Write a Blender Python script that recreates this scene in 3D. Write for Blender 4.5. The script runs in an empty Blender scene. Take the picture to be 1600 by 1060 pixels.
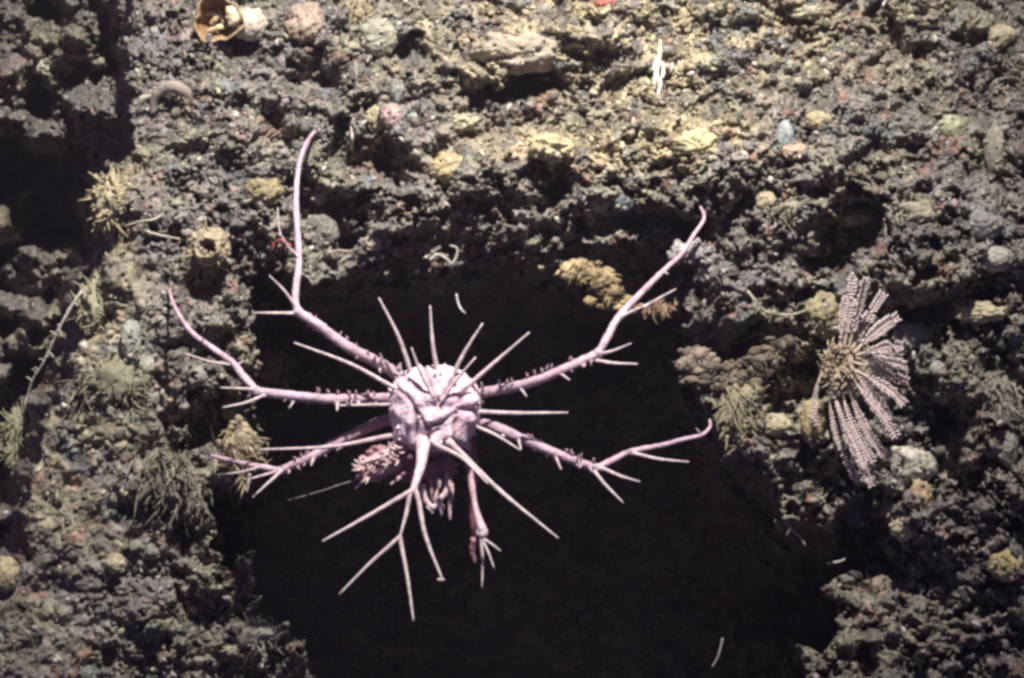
import bpy, math, random
import numpy as np
from mathutils import Vector
R = math.radians
random.seed(7); rng = np.random.default_rng(7)
sc = bpy.context.scene
C = sc.collection

# ------------------------------------------------------------------ camera, water light, lamp of the diving vehicle
cam_d = bpy.data.cameras.new('camera'); cam = bpy.data.objects.new('camera', cam_d); C.objects.link(cam)
cam.location = (0, -3, 0); cam.rotation_euler = (R(90), 0, 0)
cam_d.sensor_width = 36; cam_d.lens = 67.5; cam_d.clip_start = 0.05; cam_d.clip_end = 200
sc.camera = cam
w = bpy.data.worlds.new('World'); sc.world = w; w.use_nodes = True
bg = w.node_tree.nodes['Background']
bg.inputs['Color'].default_value = (0.60, 0.50, 1.0, 1); bg.inputs['Strength'].default_value = 0.15
ld = bpy.data.lights.new('vehicle_lamp', 'SPOT'); lamp = bpy.data.objects.new('vehicle_lamp', ld); C.objects.link(lamp)
lamp.location = (0.22, -1.75, 2.35)
ld.energy = 1150; ld.color = (1.0, 0.95, 0.91); ld.shadow_soft_size = 0.06
ld.spot_size = R(58); ld.spot_blend = 1.0
lamp.rotation_euler = (Vector((-0.10, 0.2, 0.43)) - lamp.location).to_track_quat('-Z', 'Y').to_euler()
sc.view_settings.view_transform = 'Standard'; sc.view_settings.look = 'None'
sc.view_settings.gamma = 1; sc.view_settings.exposure = 0.0
sc.render.engine = 'CYCLES'; sc.cycles.max_bounces = 4; sc.cycles.diffuse_bounces = 3
sc.cycles.filter_width = 3.2

# ------------------------------------------------------------------ helpers
def at(px, py, y=0.0):                      # a point of the place at depth y
    k = (3 + y) / 3000.0
    return np.array(((px - 800) * k, y, (530 - py) * k))
def ss(a, b, x):
    t = np.clip((x - a) / (b - a), 0, 1); return t * t * (3 - 2 * t)
def hsh(ix, iy, s):
    n = (ix.astype(np.int64) * 374761393 + iy.astype(np.int64) * 668265263 + s * 1442695041) & 0xffffffff
    n = ((n ^ (n >> 13)) * 1274126177) & 0xffffffff
    n = ((n ^ (n >> 16)) * 2246822519) & 0xffffffff
    return ((n ^ (n >> 15)) & 0xffffff) / float(0x1000000)
def vn(x, y, s=0):
    ix = np.floor(x); iy = np.floor(y); fx = x - ix; fy = y - iy
    fx = fx * fx * (3 - 2 * fx); fy = fy * fy * (3 - 2 * fy)
    a = hsh(ix, iy, s); b = hsh(ix + 1, iy, s); c = hsh(ix, iy + 1, s); d = hsh(ix + 1, iy + 1, s)
    return (a + (b - a) * fx) * (1 - fy) + (c + (d - c) * fx) * fy
def fbm(x, y, s=0, o=4):
    r = 0; a = 0.5; t = 0
    for k in range(o):
        r = r + a * vn(x, y, s + k * 17); t += a; a *= 0.5
        x, y = 2.03 * x + 1.7 * y * 0.3 + 5.2, 2.03 * y - 0.3 * x * 1.7 + 1.3
    return r / t
def worley(x, y, s=0):
    ix = np.floor(x); iy = np.floor(y)
    f1 = np.full(x.shape, 9.0); f2 = np.full(x.shape, 9.0); cid = np.zeros(x.shape)
    for dx in (-1, 0, 1):
        for dy in (-1, 0, 1):
            jx = ix + dx; jy = iy + dy
            d = np.hypot(jx + hsh(jx, jy, s) - x, jy + hsh(jx, jy, s + 5) - y)
            m = d < f1
            f2 = np.where(m, f1, np.minimum(f2, d)); cid = np.where(m, hsh(jx, jy, s + 9), cid); f1 = np.where(m, d, f1)
    return f1, f2, cid
def poly_sd(px, py, P):
    d = np.full(px.shape, 1e9); ins = np.zeros(px.shape, bool); n = len(P)
    for i in range(n):
        ax, ay = P[i]; bx, by = P[(i + 1) % n]
        ex, ey = bx - ax, by - ay; wx, wy = px - ax, py - ay
        t = np.clip((wx * ex + wy * ey) / (ex * ex + ey * ey), 0, 1)
        d = np.minimum(d, np.hypot(wx - ex * t, wy - ey * t))
        if ay != by:
            ins ^= ((ay > py) != (by > py)) & (px < (bx - ax) * (py - ay) / (by - ay) + ax)
    return np.where(ins, d, -d)

def mat(name, col=None, rough=0.85, spec=0.25, bump=0.0, bscale=400, sss=0.0, var=0.25, vscale=120):
    m = bpy.data.materials.new(name); m.use_nodes = True; N = m.node_tree.nodes; L = m.node_tree.links
    b = N['Principled BSDF']; b.inputs['Roughness'].default_value = rough
    b.inputs['Specular IOR Level'].default_value = spec
    tc = N.new('ShaderNodeTexCoord')
    if col is None:
        src = N.new('ShaderNodeAttribute'); src.attribute_name = 'Col'; cs = src.outputs['Color']
    else:
        src = N.new('ShaderNodeRGB'); src.outputs[0].default_value = (*col, 1); cs = src.outputs[0]
    nz = N.new('ShaderNodeTexNoise'); nz.inputs['Scale'].default_value = vscale; nz.inputs['Detail'].default_value = 4
    L.new(tc.outputs['Object'], nz.inputs['Vector'])
    mr = N.new('ShaderNodeMapRange'); mr.inputs[1].default_value = 0.3; mr.inputs[2].default_value = 0.7
    mr.inputs[3].default_value = 1 - var; mr.inputs[4].default_value = 1 + var
    L.new(nz.outputs['Fac'], mr.inputs[0])
    mx = N.new('ShaderNodeVectorMath'); mx.operation = 'SCALE'
    L.new(cs, mx.inputs[0]); L.new(mr.outputs[0], mx.inputs['Scale']); L.new(mx.outputs[0], b.inputs['Base Color'])
    if bump:
        n2 = N.new('ShaderNodeTexNoise'); n2.inputs['Scale'].default_value = bscale; n2.inputs['Detail'].default_value = 3
        L.new(tc.outputs['Object'], n2.inputs['Vector'])
        bp = N.new('ShaderNodeBump'); bp.inputs['Strength'].default_value = bump; bp.inputs['Distance'].default_value = 0.003
        L.new(n2.outputs['Fac'], bp.inputs['Height']); L.new(bp.outputs[0], b.inputs['Normal'])
    if sss:
        b.inputs['Subsurface Weight'].default_value = sss
        b.inputs['Subsurface Radius'].default_value = (0.006, 0.003, 0.003); b.inputs['Subsurface Scale'].default_value = 1
    return m
M_rock = mat('rock_crust', bump=0.6, bscale=260, var=0.35, vscale=90, spec=0.15)
M_bits = mat('rubble', bump=0.3, bscale=500, var=0.25, vscale=200, spec=0.2)
M_spg = mat('sponge_flesh', bump=0.55, bscale=230, var=0.22, vscale=90, sss=0.0, spec=0.2)
M_crab = mat('crab_shell', rough=0.62, spec=0.3, bump=0.6, bscale=170, var=0.24, vscale=110, sss=0.3)
M_feather = mat('feather_star_skin', rough=0.7, bump=0.2, var=0.2, vscale=250)

def link(o, parent=None): C.objects.link(o); o.parent = parent; return o
def tag(o, label, cat, group=None, kind=None):
    if label: o['label'] = label
    if cat: o['category'] = cat
    if group: o['group'] = group
    if kind: o['kind'] = kind
    return o
def big_mesh(name, V, F, col, m, smooth=True):
    me = bpy.data.meshes.new(name); nv, nf, k = len(V), len(F), F.shape[1]
    me.vertices.add(nv); me.vertices.foreach_set('co', np.ascontiguousarray(V, np.float32).ravel())
    me.loops.add(nf * k); me.loops.foreach_set('vertex_index', np.ascontiguousarray(F, np.int32).ravel())
    me.polygons.add(nf); me.polygons.foreach_set('loop_start', np.arange(0, nf * k, k, dtype=np.int32))
    me.update(calc_edges=True)
    me.polygons.foreach_set('use_smooth', np.full(nf, smooth))
    if col is not None:
        a = me.color_attributes.new('Col', 'FLOAT_COLOR', 'POINT')
        a.data.foreach_set('color', np.concatenate([np.clip(col, 0, 1), np.ones((nv, 1))], 1).astype(np.float32).ravel())
    me.materials.append(m)
    return link(bpy.data.objects.new(name, me))
class MB:                                   # collects shapes, links them as ONE mesh object
    def __init__(s): s.V = []; s.F = []; s.K = []; s.n = 0
    def add(s, V, F, col):
        V = np.asarray(V, float); s.V.append(V); s.F += [tuple(int(i) + s.n for i in f) for f in F]
        c = np.asarray(col, float); s.K.append(np.tile(c, (len(V), 1)) if c.ndim == 1 else c); s.n += len(V)
    def tube(s, pts, rad, col, col2=None, sides=8, sub=5, rough=0.0, flat=1.0, mott=0):
        P = np.asarray(pts, float); rad = np.asarray(rad, float)
        if len(rad) != len(P): rad = np.interp(np.linspace(0, 1, len(P)), np.linspace(0, 1, len(rad)), rad)
        if sub > 1 and len(P) > 2:
            Q = np.vstack([2 * P[0] - P[1], P, 2 * P[-1] - P[-2]]); out = []; rr = []
            for i in range(1, len(Q) - 2):
                for t in np.linspace(0, 1, sub, endpoint=False):
                    a, b, c, d = Q[i - 1:i + 3]
                    out.append(0.5 * (2 * b + (c - a) * t + (2 * a - 5 * b + 4 * c - d) * t * t + (3 * b - a - 3 * c + d) * t ** 3))
                    rr.append(rad[i - 1] + (rad[i] - rad[i - 1]) * t)
            out.append(P[-1]); rr.append(rad[-1]); P = np.array(out); rad = np.array(rr)
        n = len(P); T = np.gradient(P, axis=0); T /= np.linalg.norm(T, axis=1)[:, None] + 1e-12
        up = np.array((0.13, -0.97, 0.2)); A = np.cross(T, up); A /= np.linalg.norm(A, axis=1)[:, None] + 1e-9; B = np.cross(A, T)
        th = np.linspace(0, 2 * math.pi, sides, endpoint=False)
        rr = rad[:, None] * (1 + rough * (rng.random((n, sides)) - 0.5))
        V = P[:, None, :] + rr[:, :, None] * (np.cos(th)[None, :, None] * A[:, None, :] + flat * np.sin(th)[None, :, None] * B[:, None, :])
        V = V.reshape(-1, 3); F = []
        for i in range(n - 1):
            for j in range(sides):
                k = (j + 1) % sides; F.append((i * sides + j, i * sides + k, (i + 1) * sides + k, (i + 1) * sides + j))
        V = np.vstack([V, P[0] - T[0] * rad[0] * .5, P[-1] + T[-1] * rad[-1] * .7]); a, b = n * sides, n * sides + 1
        for j in range(sides):
            k = (j + 1) % sides; F += [(a, k, j), (b, (n - 1) * sides + j, (n - 1) * sides + k)]
        c1 = np.asarray(col, float); c2 = c1 if col2 is None else np.asarray(col2, float)
        t = np.append(np.repeat(np.linspace(0, 1, n), sides), (0, 1))[:, None]
        k = c1 * (1 - t) + c2 * t
        if mott: k = k * (1 + mott * 2 * (fb3(V * 70, 5)[:, None] - .5)) * (1 + mott * np.array((-.1, -.35, -.28)) * ss(.5, .65, fb3(V * 45, 9))[:, None])
        s.add(V, F, k); return P
    def ball(s, c, r, col, lump=0.15, freq=3.0, sub=3, seed=0, f=None):
        V, F = ICO[sub]; V = V.copy(); d = V.copy()
        n = fb3(V * freq, seed) - 0.5
        V = V * (1 + lump * 2 * n)[:, None]
        if f is not None: V = f(V, d)
        V = V * np.asarray(r) + np.asarray(c)
        cc = np.asarray(col, float)
        if cc.ndim == 1: cc = cc * (1 + 0.5 * (fb3(d * freq * 2.3, seed + 4) - 0.5))[:, None]
        s.add(V, F, cc)
    def build(s, name, m, parent=None, origin=None):
        V = np.vstack(s.V); o = np.zeros(3) if origin is None else np.asarray(origin)
        me = bpy.data.meshes.new(name); me.from_pydata((V - o).tolist(), [], s.F); me.update()
        me.polygons.foreach_set('use_smooth', [True] * len(me.polygons))
        a = me.color_attributes.new('Col', 'FLOAT_COLOR', 'POINT'); K = np.clip(np.vstack(s.K), 0, 1)
        a.data.foreach_set('color', np.concatenate([K, np.ones((len(K), 1))], 1).astype(np.float32).ravel())
        me.materials.append(m)
        ob = link(bpy.data.objects.new(name, me), parent)
        if parent is None: ob.location = o
        return ob
def ico(sub):
    t = (1 + 5 ** .5) / 2
    V = [(-1, t, 0), (1, t, 0), (-1, -t, 0), (1, -t, 0), (0, -1, t), (0, 1, t), (0, -1, -t), (0, 1, -t), (t, 0, -1), (t, 0, 1), (-t, 0, -1), (-t, 0, 1)]
    V = [np.array(v) / np.linalg.norm(v) for v in V]
    F = [(0, 11, 5), (0, 5, 1), (0, 1, 7), (0, 7, 10), (0, 10, 11), (1, 5, 9), (5, 11, 4), (11, 10, 2), (10, 7, 6), (7, 1, 8), (3, 9, 4), (3, 4, 2), (3, 2, 6), (3, 6, 8), (3, 8, 9), (4, 9, 5), (2, 4, 11), (6, 2, 10), (8, 6, 7), (9, 8, 1)]
    for _ in range(sub):
        cache = {}; G = []
        def mid(a, b):
            k = (min(a, b), max(a, b))
            if k not in cache:
                v = V[a] + V[b]; V.append(v / np.linalg.norm(v)); cache[k] = len(V) - 1
            return cache[k]
        for a, b, c in F:
            ab, bc, ca = mid(a, b), mid(b, c), mid(c, a); G += [(a, ab, ca), (b, bc, ab), (c, ca, bc), (ab, bc, ca)]
        F = G
    return np.array(V), np.array(F)
ICO = {k: ico(k) for k in range(0, 6)}
def fb3(p, s=0):                            # cheap noise on points in space
    x, y, z = p[:, 0] + s * 1.37, p[:, 1] + s * 0.71, p[:, 2] - s * 2.1
    return (fbm(x + 31, y + 0.5 * z, s, 3) + fbm(y - 17, z - 0.5 * x, s + 3, 3) + fbm(z + 7, x + 0.3 * y, s + 6, 3)) / 3

# ------------------------------------------------------------------ the rock face
CAVE = [(395, 425), (440, 432), (500, 420), (560, 438), (620, 415), (700, 425), (760, 410), (840, 408), (900, 392), (950, 385), (1005, 372),
        (1040, 395), (1050, 440), (1062, 480), (1078, 520), (1085, 560), (1120, 640), (1130, 690), (1190, 735), (1240, 790), (1320, 790), (1385, 835), (1395, 880),
        (1335, 905), (1290, 925), (1325, 965), (1290, 1005), (1228, 1000), (1260, 1050), (1215, 1110), (1150, 1500), (520, 1500), (490, 1080), (440, 960), (400, 900), (362, 850), (345, 790),
        (392, 765), (415, 720), (390, 690), (400, 640), (385, 600), (420, 560), (380, 520), (400, 470)]
RIDGE = [(225, -900), (222, -50), (200, 120), (212, 240), (158, 285), (155, 330), (165, 370), (128, 440), (118, 540), (88, 640), (62, 740), (48, 820), (0, 880), (-40, 980),
         (-90, 1200), (-200, 2500), (-6000, 2500), (-6000, -900)]
def base_y(x, z):
    px = 800 + x * 1000; py = 530 - z * 1000
    y = 0.75 * np.maximum(0, 330 - py) / 1000 - 0.10 * np.maximum(0, py - 500) / 1000
    y = y - 0.06 * ss(420, 200, px) * ss(200, 600, py)
    y = y - 0.10 * ss(1150, 1500, px) * ss(300, 900, py) + 0.10 * ss(330, 420, py) * ss(420, 560, px) * ss(1180, 1050, px)
    return y
BUMPS = [  # x, y, rx, ry, push (metres away from the viewer), sharpness
    (812, 142, 62, 17, 0.16, 2.2), (812, 98, 80, 22, -0.035, 1.2), (335, 665, 48, 55, 0.20, 1.5), (1315, 368, 45, 40, 0.16, 1.5), (1388, 60, 16, 60, 0.10, 1.2),
    (1490, 700, 55, 60, 0.13, 1.3), (1175, 560, 62, 38, 0.14, 1.4), (1250, 600, 34, 44, 0.12, 1.5), (470, 112, 48, 30, 0.10, 1.2), (645, 100, 40, 24, 0.10, 1.4),
    (592, 235, 42, 45, 0.14, 1.3), (540, 215, 16, 45, 0.09, 1.3), (500, 340, 60, 40, 0.10, 1.2), (760, 345, 120, 40, 0.09, 1.2), (850, 300, 60, 35, 0.08, 1.2),
    (1000, 350, 80, 24, 0.10, 1.4), (1140, 345, 60, 30, 0.07, 1.2), (1450, 500, 70, 40, 0.10, 1.2), (1330, 860, 90, 50, 0.16, 1.3), (60, 270, 70, 40, 0.12, 1.6),
    (95, 400, 60, 110, 0.45, 1.4), (85, 30, 36, 30, 0.22, 1.4), (70, 160, 36, 26, 0.22, 1.4), (158, 95, 18, 50, 0.2, 1.4), (20, 240, 40, 40, .3, 1.4), (35, 590, 60, 90, 0.4, 1.2), (20, 820, 30, 60, .3, 1.2),
    (330, 470, 50, 40, 0.05, 1.2), (470, 260, 30, 60, 0.06, 1.2), (30, 350, 55, 45, -0.10, 1.1), (1140, 470, 40, 60, -0.03, 1.2), (1100, 445, 34, 50, 0.05, 1.2),
    (1180, 700, 45, 26, -0.07, 1.2), (1000, 470, 50, 30, 0.0, 1.2), (560, 150, 60, 20, -0.02, 1), (300, 210, 80, 60, -0.03, 1), (200, 300, 40, 60, -0.04, 1.2),
    (130, 560, 30, 60, -0.02, 1.2), (1520, 380, 60, 60, -0.03, 1), (900, 40, 110, 40, -0.03, 1), (900, 235, 130, 28, -0.04, 1.2), (1180, 200, 90, 50, -0.03, 1),
    (260, 840, 60, 40, 0.07, 1.2), (110, 960, 60, 50, 0.04, 1), (410, 1000, 60, 40, 0.03, 1.2), (1440, 640, 40, 90, 0.06, 1.2), (1560, 560, 60, 50, 0.03, 1)]
def surface(x, z):
    y0 = base_y(x, z); k = 3 / (3 + y0)
    px = 800 + x * 1000 * k; py = 530 - z * 1000 * k
    wx = px + 95 * (fbm(px / 85, py / 85, 3) - 0.5) + 34 * (fbm(px / 17, py / 17, 4, 3) - 0.5)
    wy = py + 95 * (fbm(px / 85, py / 85, 13) - 0.5) + 34 * (fbm(px / 17, py / 17, 14, 3) - 0.5)
    y = y0 + 0.16 * (fbm(px / 190, py / 150, 1, 3) - 0.5) + 0.10 * (fbm(px / 62, py / 50, 2, 3) - 0.5)
    for bx, by, rx, ry, a, sh in BUMPS:
        m = (np.abs(px - bx) < rx * 2.4) & (np.abs(py - by) < ry * 2.4)
        d = ((wx[m] - bx) / rx) ** 2 + ((wy[m] - by) / ry) ** 2
        y[m] += a * np.exp(-d ** sh)
    # little hollows and knobs everywhere
    n = fbm(px / 24, py / 20, 21, 3); y += 0.058 * (n - 0.5)
    f1, f2, c1 = worley(wx / 34, wy / 30, 31); y += 0.020 * f1 * (0.4 + c1) + 0.03 * (c1 > 0.86) * ss(0.5, 0.2, f1)
    g1, g2, c2 = worley(wx / 15, wy / 14, 41); y += 0.014 * g1 - 0.007 * (c2 - 0.5)
    h1, h2, c3 = worley(px / 6.5, py / 6.5, 51); y += 0.0075 * h1
    y += (0.05 * ss(.60, .70, fbm(wx / 30, wy / 24, 61, 3)) + 0.02 * ss(.60, .68, fbm(px / 13, py / 12, 66, 3))) * (.25 + .75 * np.maximum(ss(1080, 1250, px) * ss(200, 380, py), ss(240, 300, py) * ss(440, 360, py)))      # pits
    face = ss(520, 330, px + .25 * py) * ss(150, 420, py); y = y0 + (y - y0) * (1 - .7 * face)      # silty, smoother face along the left ridge
    # the dark hollow under the ledge
    sd = poly_sd(wx, wy, CAVE); ins = np.maximum(sd, 0)
    top = ss(700, 420, py)
    cave = 1.6 * (1 - np.exp(-ins / (75 - 45 * ss(700, 820, py) * ss(900, 600, px) - 40 * ss(820, 900, py) * ss(800, 1000, px) + 60 * ss(950, 1200, px) * ss(850, 700, py) + 70 * ss(520, 430, py) * ss(430, 520, px)))) + 0.05 * ss(0, 6, sd)
    cave *= 1 - 0.35 * ss(1100, 1300, px) * ss(900, 750, py)
    y = y + cave
    # the lower, farther rock left of the ridge
    sr = poly_sd(.5 * (wx + px), .5 * (wy + py), RIDGE); ins = np.maximum(sr, 0)
    y = y + 0.10 * ss(0, 8, sr) + (0.24 + 0.38 * ss(190, 300, py)) * (1 - np.exp(-ins / 28)) + (0.50 + 0.12 * ss(200, 330, py)) * (fbm(px / 62, py / 58, 71, 4) - 0.5) * ss(0, 40, sr)
    kx = (3 + y + 0.3 * cave) / (3 + y0)              # hollows widen behind their rims
    return y, px, py, sd, sr, (c1, c2, c3), x * kx, z * kx
def axis(a, b, step, lo, hi, coarse):
    return np.concatenate([np.arange(lo, a - coarse * .5, coarse), np.arange(a, b, step), np.arange(b + coarse * .5, hi, coarse)])
X = axis(-1.02, 1.02, 0.0022, -3.2, 3.2, 0.02); Z = axis(-0.74, 0.80, 0.0022, -2.4, 3.0, 0.02)
GX, GZ = np.meshgrid(X, Z)
Y, PX, PY, SD, SR, CL, WX, WZ = surface(GX, GZ)

def colour(px, py, c1, c2, c3, s=0):
    n1 = fbm(px / 70, py / 60, 101 + s, 3); n2 = fbm(px / 26, py / 22, 111 + s, 3); n3 = fbm(px / 110, py / 90, 121 + s, 3)
    def mixc(a, col, f): return a + (np.asarray(col) - a) * f[..., None]
    col = np.zeros(px.shape + (3,)) + np.array((0.210, 0.187, 0.162))
    col = mixc(col, (0.225, 0.205, 0.150), ss(0.46, 0.62, n1))
    col = mixc(col, (0.165, 0.145, 0.150), 0.7 * ss(0.50, 0.66, n3))
    yel = np.exp(-(((px - 930) / 270) ** 2 + ((py - 60) / 130) ** 2)) + 0.9 * np.exp(-(((px - 900) / 180) ** 2 + ((py - 235) / 35) ** 2)) \
        + 0.8 * np.exp(-(((px - 1100) / 90) ** 2 + ((py - 220) / 45) ** 2)) + 0.8 * np.exp(-(((px - 175) / 35) ** 2 + ((py - 310) / 70) ** 2)) \
        + 0.6 * np.exp(-(((px - 160) / 60) ** 2 + ((py - 480) / 90) ** 2)) + 0.45 * np.exp(-(((px - 110) / 90) ** 2 + ((py - 700) / 150) ** 2)) \
        + 0.8 * np.exp(-(((px - 1270) / 60) ** 2 + ((py - 560) / 110) ** 2)) + 0.5 * np.exp(-(((px - 1280) / 180) ** 2 + ((py - 40) / 60) ** 2))
    col = mixc(col, (0.43, 0.365, 0.225), np.clip(yel, 0, 1) * ss(0.36, 0.58, n2))
    col = mixc(col, (0.24, 0.12, 0.09), 0.6 * ss(0.70, 0.80, fbm(px / 30, py / 30, 131 + s, 2)))
    col = mixc(col, (0.14, 0.17, 0.17), 0.6 * ss(0.70, 0.80, fbm(px / 34, py / 34, 141 + s, 2)))
    col = col * .82 * (0.55 + 0.75 * c2 + 0.35 * (c3 - 0.5))[..., None]
    col = mixc(col, (0.55, 0.50, 0.44), 0.7 * (c1 > 0.93)) if False else col
    return col
colr = colour(PX, PY, *CL)
nz_, nx_ = GX.shape
V = np.stack([WX, Y, WZ], -1).reshape(-1, 3)
idx = np.arange(nz_ * nx_).reshape(nz_, nx_)
F = np.stack([idx[:-1, :-1], idx[:-1, 1:], idx[1:, 1:], idx[1:, :-1]], -1).reshape(-1, 4)
rock = big_mesh('rock_face', V, F, colr.reshape(-1, 3), M_rock)
tag(rock, 'crusted grey brown rock face with a deep dark hollow', 'rock face', kind='structure')

def pick(G, x, z):
    x = np.clip(np.asarray(x, float), X[0], X[-2]); z = np.clip(np.asarray(z, float), Z[0], Z[-2])
    i = np.clip(np.searchsorted(X, x) - 1, 0, len(X) - 2); j = np.clip(np.searchsorted(Z, z) - 1, 0, len(Z) - 2)
    u = (x - X[i]) / (X[i + 1] - X[i]); v = (z - Z[j]) / (Z[j + 1] - Z[j])
    return (G[j, i] * (1 - u) + G[j, i + 1] * u) * (1 - v) + (G[j + 1, i] * (1 - u) + G[j + 1, i + 1] * u) * v
def surf(px, py):                           # depth of the rock at a spot
    y = 0.0
    for _ in range(12):
        x = (px - 800) * (3 + y) / 3000; z = (530 - py) * (3 + y) / 3000; y = float(base_y(np.array([x]), np.array([z]))[0])
    return float(pick(Y, x, z))

# ------------------------------------------------------------------ crust of pebbles, shell bits and worm tubes: beyond counting
def spots(n, keep):
    px = rng.uniform(-330, 1930, n); py = rng.uniform(-330, 1330, n)
    x = (px - 800) / 1000; z = (530 - py) / 1000
    y = pick(Y, x, z); x, z = pick(WX, x, z), pick(WZ, x, z); k = 3 / (3 + y); px = 800 + x * 1000 * k; py = 530 - z * 1000 * k
    sd = poly_sd(px, py, CAVE); sr = poly_sd(px, py, RIDGE)
    m = keep(px, py, sd, sr); return x[m], y[m], z[m], px[m], py[m], sd[m], sr[m]
def rotm(n):
    q = rng.normal(size=(n, 4)); q /= np.linalg.norm(q, axis=1)[:, None]; a, b, c, d = q.T
    return np.stack([np.stack([1 - 2 * (c * c + d * d), 2 * (b * c - a * d), 2 * (b * d + a * c)], -1), np.stack([2 * (b * c + a * d), 1 - 2 * (b * b + d * d), 2 * (c * d - a * b)], -1),
                     np.stack([2 * (b * d - a * c), 2 * (c * d + a * b), 1 - 2 * (b * b + c * c)], -1)], 1)
def scatter(name, tmplV, tmplF, n, size, keep, stretch, lift, label, cat, bright=1.0):
    x, y, z, px, py, sd, sr = spots(n, keep); n = len(x)
    s = size[0] * (size[1] / size[0]) ** (rng.random(n) ** 1.7)
    sc3 = 1 + (rng.random((n, 3)) - 0.5) * stretch
    t = rng.integers(0, len(tmplV), n)
    P = np.stack([v for v in tmplV])[t]
    P = np.einsum('nij,nvj->nvi', rotm(n), P * sc3[:, None, :]) * s[:, None, None]
    off = lift * s * rng.random(n)
    P = P + np.stack([x, y - off, z + 0.3 * off], -1)[:, None, :]
    c = colour(px, py, rng.random(n), rng.random(n), rng.random(n), 7) * bright
    c = c * rng.uniform(0.6, 1.5, n)[:, None] * (1 + rng.normal(0, 0.035, (n, 3)))
    pale = rng.random(n) < 0.05; c[pale] = np.array((0.44, 0.40, 0.35)) * rng.uniform(.7, 1.1, pale.sum())[:, None]
    nv = P.shape[1]
    Fx = (tmplF[None] + (np.arange(n) * nv)[:, None, None]).reshape(-1, tmplF.shape[1])
    o = big_mesh(name, P.reshape(-1, 3), Fx, np.repeat(c, nv, 0), M_bits)
    return tag(o, label, cat, kind='stuff')
def bent_tube(seed, seg=6, sides=4, L=3.0, r=0.32):
    r_ = np.random.default_rng(seed); a = r_.normal(0, 1, 3); p = np.zeros(3); d = np.array((1.0, 0, 0)); pts = []
    for i in range(seg):
        pts.append(p.copy()); p = p + d * L / (seg - 1); d = d + np.cross(a, d) * 0.33 + r_.normal(0, 0.12, 3); d /= np.linalg.norm(d)
    mb = MB(); pts = np.array(pts) - np.mean(pts, 0); mb.tube(pts, r * np.array([.8, 1, 1, .9, .8, .5][:seg]), (1, 1, 1), sides=sides, sub=1)
    f = [q if len(q) == 4 else (q[0], q[1], q[2], q[2]) for q in mb.F]
    return np.vstack(mb.V), [q for q in mb.F if len(q) == 4]
V1, F1 = ICO[1]
peb = [V1 * (1 + 2.6 * (fb3(V1 * 1.5, k) - 0.5))[:, None] for k in range(9)]
thin = lambda px, py, sd, sr: (rng.random(len(px)) < np.where(sd > 45, 0.03, np.where(sd > 10, .5, 1.0)) * np.where(sr > 10, 0.8, 1.0) * (1 - .6 * ss(420, 300, px + .15 * py) * ss(250, 420, py)))
scatter('pebble_crust', peb, F1, 34000, (0.0015, 0.0058), thin, 1.4, 0.7, 'loose crust of tiny pebbles and shell bits over the rock', 'rubble')
tt = [bent_tube(k) for k in range(10)]
scatter('worm_tube_crust', [a for a, b in tt], np.array(tt[0][1]), 40000, (0.0015, 0.0050), thin, 0.3, 1.8, 'tangle of tiny bent worm tubes crusting the rock', 'worm tubes', 1.15)
disc = [np.array([(math.cos(a) * (1 + .3 * math.sin(3 * a + k)), math.sin(a), 0.25 * math.cos(2 * a)) for a in np.linspace(0, 2 * math.pi, 7)[:-1]] +
                 [(0, 0, 0.32), (0, 0, 0.12)]) for k in range(5)]
fd = np.array([(i, (i + 1) % 6, 6) for i in range(6)] + [((i + 1) % 6, i, 7) for i in range(6)])
scatter('shell_chip_crust', disc, fd, 14000, (0.0025, 0.0065), thin, 0.6, 1.2, 'thin broken shell chips scattered over the rock', 'shell chips', 1.2)
#INSERT
# ------------------------------------------------------------------ the spiny crab
PINK = (0.68, 0.53, 0.59); LEG = (0.47, 0.355, 0.41); SPN = (0.50, 0.40, 0.41); RED = (0.30, 0.10, 0.10); TIP = (0.50, 0.43, 0.42)
def spn(mb, a, b, ya, yb, r=4.0, bend=0.0, c=SPN, c2=TIP, tip=1.7, flare=1.7):
    r *= .74; tip *= .75; A = at(*a, ya); B = at(*b, yb); M = (A + B) / 2; d = B - A
    M = M + bend * np.array((-d[2], 0, d[0]))
    q = A + 0.12 * d
    mb.tube([A, q, M, B], np.array((r * flare, r * 1.05, r * 0.85, tip)) / 1000, c, c2, sides=8, sub=7, rough=0.2, mott=.35)
crab = MB(); BY = -0.20
# carapace: a lumpy rounded body with a bump under every big spine and dark grooves between its regions
BP = [(645, 592, 14, 9), (683, 590, 13, 7), (703, 592, 12, 9), (727, 606, 12, 8), (735, 628, 15, 12), (736, 655, 12, 8), (630, 612, 14, 8), (622, 645, 12, 4),
      (624, 680, 14, 8), (655, 625, 20, 7), (676, 622, 14, 9), (700, 625, 15, 6), (668, 655, 17, 9), (690, 650, 14, 7), (650, 690, 14, 8), (678, 688, 16, 10),
      (705, 680, 14, 7), (722, 690, 12, 6), (640, 660, 10, 4), (712, 650, 9, 4), (660, 600, 9, 4), (695, 606, 8, 4)]
GV = [[(619, 606), (636, 618), (647, 635), (650, 660), (649, 682)], [(660, 560), (668, 590), (677, 615), (688, 628)], [(712, 588), (700, 606), (688, 625), (680, 634)],
      [(733, 604), (722, 618), (719, 630)], [(735, 640), (716, 640), (712, 660), (706, 690)], [(650, 640), (668, 668), (690, 660), (712, 645)], [(655, 700), (672, 678), (684, 672)]]
Vb, Fb = ICO[5]; d = Vb.copy()
rad = 1 + 0.10 * (np.abs(d[:, 0]) ** 3) * (d[:, 2] < .6) + 0.05 * (fb3(d * 3, 3) - 0.5)
sq = (np.abs(d) ** 2.6).sum(1) ** (-1 / 2.6)
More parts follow.
